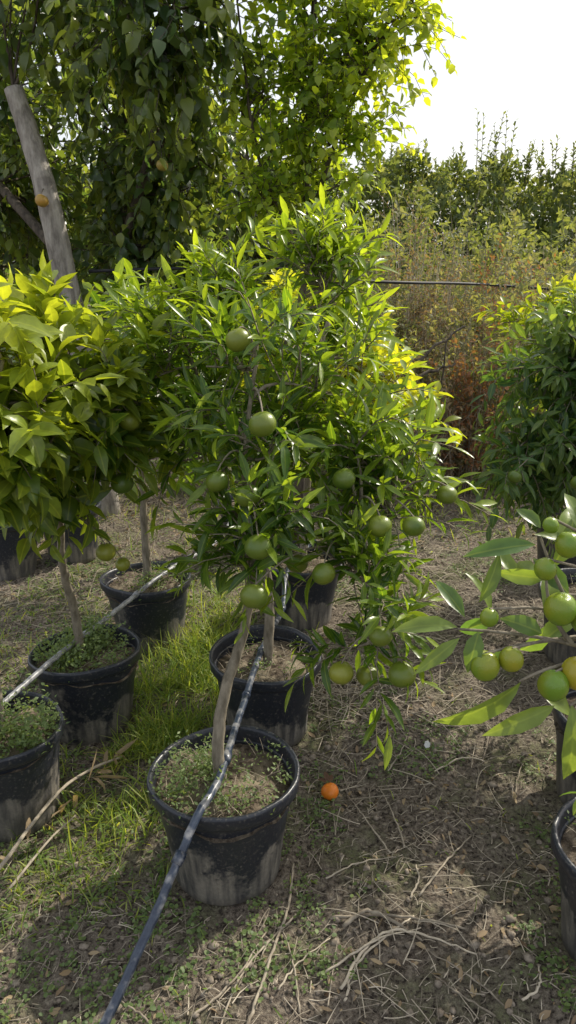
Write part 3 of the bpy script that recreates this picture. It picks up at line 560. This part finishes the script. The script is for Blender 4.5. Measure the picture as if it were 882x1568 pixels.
mb=MB();m=15000
x=rng.uniform(-1.4,1.5,m);y=.8+rng.random(m)**1.2*4.2
k=(vnoise(x*2.5,y*2.5,61)+.5*rng.random(m)>.45)&~occupied(x,y,.02);x=x[k];y=y[k];m=len(x)
d=rng.normal(.5,1.0,m);l=rng.gamma(1.6,.019,m)+.008
dx=np.cos(d)*l;dy=np.sin(d)*l;z0=H(x,y)+.004;x1=x+dx;y1=y+dy;z1=H(x1,y1)+.004+rng.uniform(0,.012,m)
s=np.stack([x,y,z0],-1);e_=np.stack([x1,y1,z1],-1);ok=~occupied(x1,y1,.02);s=s[ok];e_=e_[ok];m=len(s)
tubes_bez(mb,s,(s+e_)/2+rng.normal(0,.006,(m,3))+[0,0,.003],e_,rng.uniform(.0005,.0019,m),.0006,4,4,rng.random(m)**1.3)
for (cx,cy,sd,nn) in [(.12,2.35,.10,180),(.24,1.3,.09,14),(.55,3.0,.25,320),(-.8,3.1,.3,160),(.5,3.8,.3,260),(.35,2.2,.2,120)]:
    x=rng.normal(cx,sd,nn);y=rng.normal(cy,sd,nn);d=rng.random(nn)*6.28;l=rng.uniform(.06,.18,nn);x1=x+np.cos(d)*l;y1=y+np.sin(d)*l
    k=~occupied(x,y,.02)&~occupied(x1,y1,.02)
    s=np.stack([x,y,H(x,y)+.006],-1)[k];e_=np.stack([x1,y1,H(x1,y1)+.012+.02*rng.random(nn)],-1)[k]
    tubes_bez(mb,s,(s+e_)/2+rng.normal(0,.012,s.shape)+[0,0,.01],e_,.0016,.0008,6,4,rng.uniform(.3,1,len(s)))
mb.build('straw_litter',M_straw)
mb=MB()
def stick(P,r0,r1,t):
    P=[(a,b,float(H(a,b))+c) for a,b,c in P];C=catmull(P,8);tube(mb,C+rng.normal(0,.0012,C.shape),np.linspace(r0,r1,len(C)),7,.15,(t,0,0,0))
stick([(-.10,1.05,.006),(-.08,1.117,.008),(-.0385,1.262,.008),(.0,1.4,.012),(.015,1.53,.008)],.0042,.0028,.3)
stick([(-.2,1.12,.005),(-.12,1.2,.009),(-.05,1.33,.007)],.003,.002,.3)
stick([(.114,1.18,.006),(.17,1.27,.012),(.242,1.315,.018),(.34,1.305,.012),(.428,1.262,.006)],.0040,.002,.85)
stick([(.12,1.15,.006),(.155,1.24,.010),(.25,1.32,.015),(.30,1.36,.01)],.003,.002,.8)
stick([(.08,1.22,.006),(.2,1.29,.012),(.31,1.33,.010)],.003,.0015,.75)
stick([(.10,1.36,.006),(.25,1.36,.014),(.42,1.33,.006)],.004,.003,.2)
stick([(.13,1.34,.01),(.2,1.36,.02),(.31,1.30,.01)],.006,.003,.15)
stick([(.322,1.424,.006),(.41,1.53,.012),(.503,1.645,.006)],.003,.002,.4)
stick([(.30,1.42,.006),(.33,1.47,.012),(.33,1.52,.006)],.003,.002,.6)
stick([(.50,1.16,.006),(.54,1.18,.012),(.56,1.24,.006)],.003,.002,.95)
stick([(.02,1.38,.006),(-.1,1.22,.012),(-.15,1.05,.006)],.0025,.002,.4)
stick([(.45,1.9,.006),(.55,1.96,.012),(.62,1.95,.006)],.003,.002,.85)
for k in range(34):
    a=rng.uniform(-.3,.8);b=rng.uniform(1.1,3.8);d=rng.random()*3.1;l=rng.uniform(.1,.28)
    q=[(a,b,.005),(a+math.cos(d)*l*.5+rng.normal(0,.012),b+math.sin(d)*l*.5,.012),(a+math.cos(d)*l,b+math.sin(d)*l,.006)]
    if occupied(np.array([t[0] for t in q]),np.array([t[1] for t in q]),.03).any(): continue
    stick(q,.0026,.0013,rng.random()*.7)
mb.build('fallen_twigs',M_straw)
e=empty('dry_stalk');mb=MB()
P=[(-.80,1.40,.02),(-.729,1.48,.05),(-.69,1.60,.07),(-.644,1.748,.075),(-.58,1.86,.06),(-.517,1.953,.03)];C=catmull(P,8);tube(mb,C,np.linspace(.006,.0035,len(C)),8,.1,(.5,0,0,0))
P=[(-.70,1.45,.01),(-.64,1.60,.03),(-.60,1.70,.02)];C=catmull(P,8);tube(mb,C,np.linspace(.004,.0025,len(C)),7,.1,(.5,0,0,0));mb.build('stem',M_straw,e)
ls=LS();n=18;t=rng.random(n);O=np.array([-.729,1.48,.05])+t[:,None]*np.array([.2,.46,.0]);A=rng.normal(0,.6,(n,3))+[.4,.6,-.1];ls.add(O,A,UP+rng.normal(0,.5,(n,3)),rng.uniform(.05,.12,n),.016,.5,rng.uniform(-.5,1.8,n),None,.5);ls.build('blades',M_dry,e,'mid')
ls=LS();m=5200
x=rng.uniform(-1.6,1.5,m);y=.8+rng.random(m)**.9*4.2
k=(vnoise(x*2,y*2,71)+.5*vnoise(x*7,y*7,72)+np.where((x<-.4)&(y>2.4),.35,0)+np.where(y>3.8,.3,0)>.86)&~occupied(x,y,.01);x=x[k];y=y[k];m=len(x)
d=rng.random(m)*6.28;A=np.stack([np.cos(d),np.sin(d),rng.uniform(-.1,.35,m)],-1);L=rng.uniform(.008,.035,m)
ls.add(np.stack([x,y,H(x,y)+.004],-1),A,UP+rng.normal(0,.4,(m,3)),L,L*rng.uniform(.25,.5,m),.4,rng.uniform(-.8,1.4,m),None,rng.random(m)*.7)
ls.build('leaf_litter',M_dry,None,'mid')
mb=MB();m=5000
x=rng.uniform(-1.2,1.2,m);y=.8+rng.random(m)**1.3*3.;k=~occupied(x,y,.01);x=x[k];y=y[k]
ico=np.array([[0,0,1],[.89,0,.45],[.28,.85,.45],[-.72,.53,.45],[-.72,-.53,.45],[.28,-.85,.45],[.72,.53,-.45],[-.28,.85,-.45],[-.89,0,-.45],[-.28,-.85,-.45],[.72,-.53,-.45],[0,0,-1]])
icf=np.array([[0,1,2],[0,2,3],[0,3,4],[0,4,5],[0,5,1],[1,6,2],[2,7,3],[3,8,4],[4,9,5],[5,10,1],[6,7,2],[7,8,3],[8,9,4],[9,10,5],[10,6,1],[11,7,6],[11,8,7],[11,9,8],[11,10,9],[11,6,10]])
for a,b in zip(x,y):
    r=rng.gamma(1.8,.0021)+.0015
    mb.add(ico*(1+rng.uniform(-.25,.25,(12,1)))*r*np.array([1,rng.uniform(.7,1.2),.65])+[a,b,float(H(a,b))+r*.3],None,icf)
mb.build('soil_clods',noise_mat('clod',(.14,.115,.09),(.32,.27,.215),90,.95,.5,.003,.1),None)
e=empty('fallen_orange');fb=MB();gz=float(H(.123,1.79));fruit(fb,(.123,1.79,gz+.024),.026,.5,.92);fb.build('fruit',M_orange,e)
ls=LS();ls.add(np.array([[.118,1.805,gz+.048],[.122,1.80,gz+.048],[.115,1.80,gz+.047]]),np.array([[-.3,.6,.7],[.2,.9,.4],[-.8,.3,.3]]),np.array([[0,-.6,.6],[0,0,1],[0,0,1.]]),.032,.017,.4,.6,.0,0.);ls.build('calyx_leaves',M_dry,e,'mid')
e=empty('white_feather');ls=LS();g=float(H(.449,2.0));ls.add(np.array([[.44,1.985,g+.008]]),np.array([[.3,.9,.35]]),np.array([[0,-.4,1.]]),.05,.02,.3,.7,.5,1.)
mw=leaf_mat('feather_white',(.55,.57,.6),(.6,.62,.65),(.65,.66,.68),.2,.6,.6);ls.build('vane',mw,e,'mid')
# ---------------------------------------------------------------- light, sky, camera
az=math.radians(50);el=math.radians(40)
ts=Vector((math.sin(az)*math.cos(el),math.cos(az)*math.cos(el),math.sin(el)))
sun=bpy.data.lights.new('sun','SUN');sun.energy=5;sun.angle=math.radians(.5);sun.color=(1,.93,.80)
so=bpy.data.objects.new('sun',sun);COL.objects.link(so);so.rotation_euler=ts.to_track_quat('Z','Y').to_euler()
w=bpy.data.worlds.new("World");scene.world=w;w.use_nodes=True;nt=w.node_tree;nt.nodes.clear()
sk=nt.nodes.new('ShaderNodeTexSky');sk.sky_type='NISHITA';sk.sun_disc=False;sk.sun_elevation=el;sk.sun_rotation=az;sk.dust_density=4.;sk.air_density=1.2;sk.ozone_density=1.
hz=nt.nodes.new('ShaderNodeMix');hz.data_type='RGBA';hz.inputs[0].default_value=.6;hz.inputs[7].default_value=(8.0,8.2,8.6,1)  # flat white mixed in as added ambient fill, also whitens the sky
bg=nt.nodes.new('ShaderNodeBackground');bg.inputs[1].default_value=.15;o=nt.nodes.new('ShaderNodeOutputWorld')
nt.links.new(sk.outputs[0],hz.inputs[6]);nt.links.new(hz.outputs[2],bg.inputs[0]);nt.links.new(bg.outputs[0],o.inputs[0])
cam=bpy.data.cameras.new('camera');co=bpy.data.objects.new('camera',cam);COL.objects.link(co)
co.location=(0,0,1.5);co.rotation_euler=(math.radians(90-18.7),0,0);cam.sensor_fit='VERTICAL';cam.sensor_height=24;cam.lens=12/math.tan(math.radians(69.4/2));cam.clip_end=1000;cam.clip_start=.02
scene.camera=co
scene.view_settings.view_transform='Standard';scene.view_settings.look='None';scene.view_settings.exposure=0
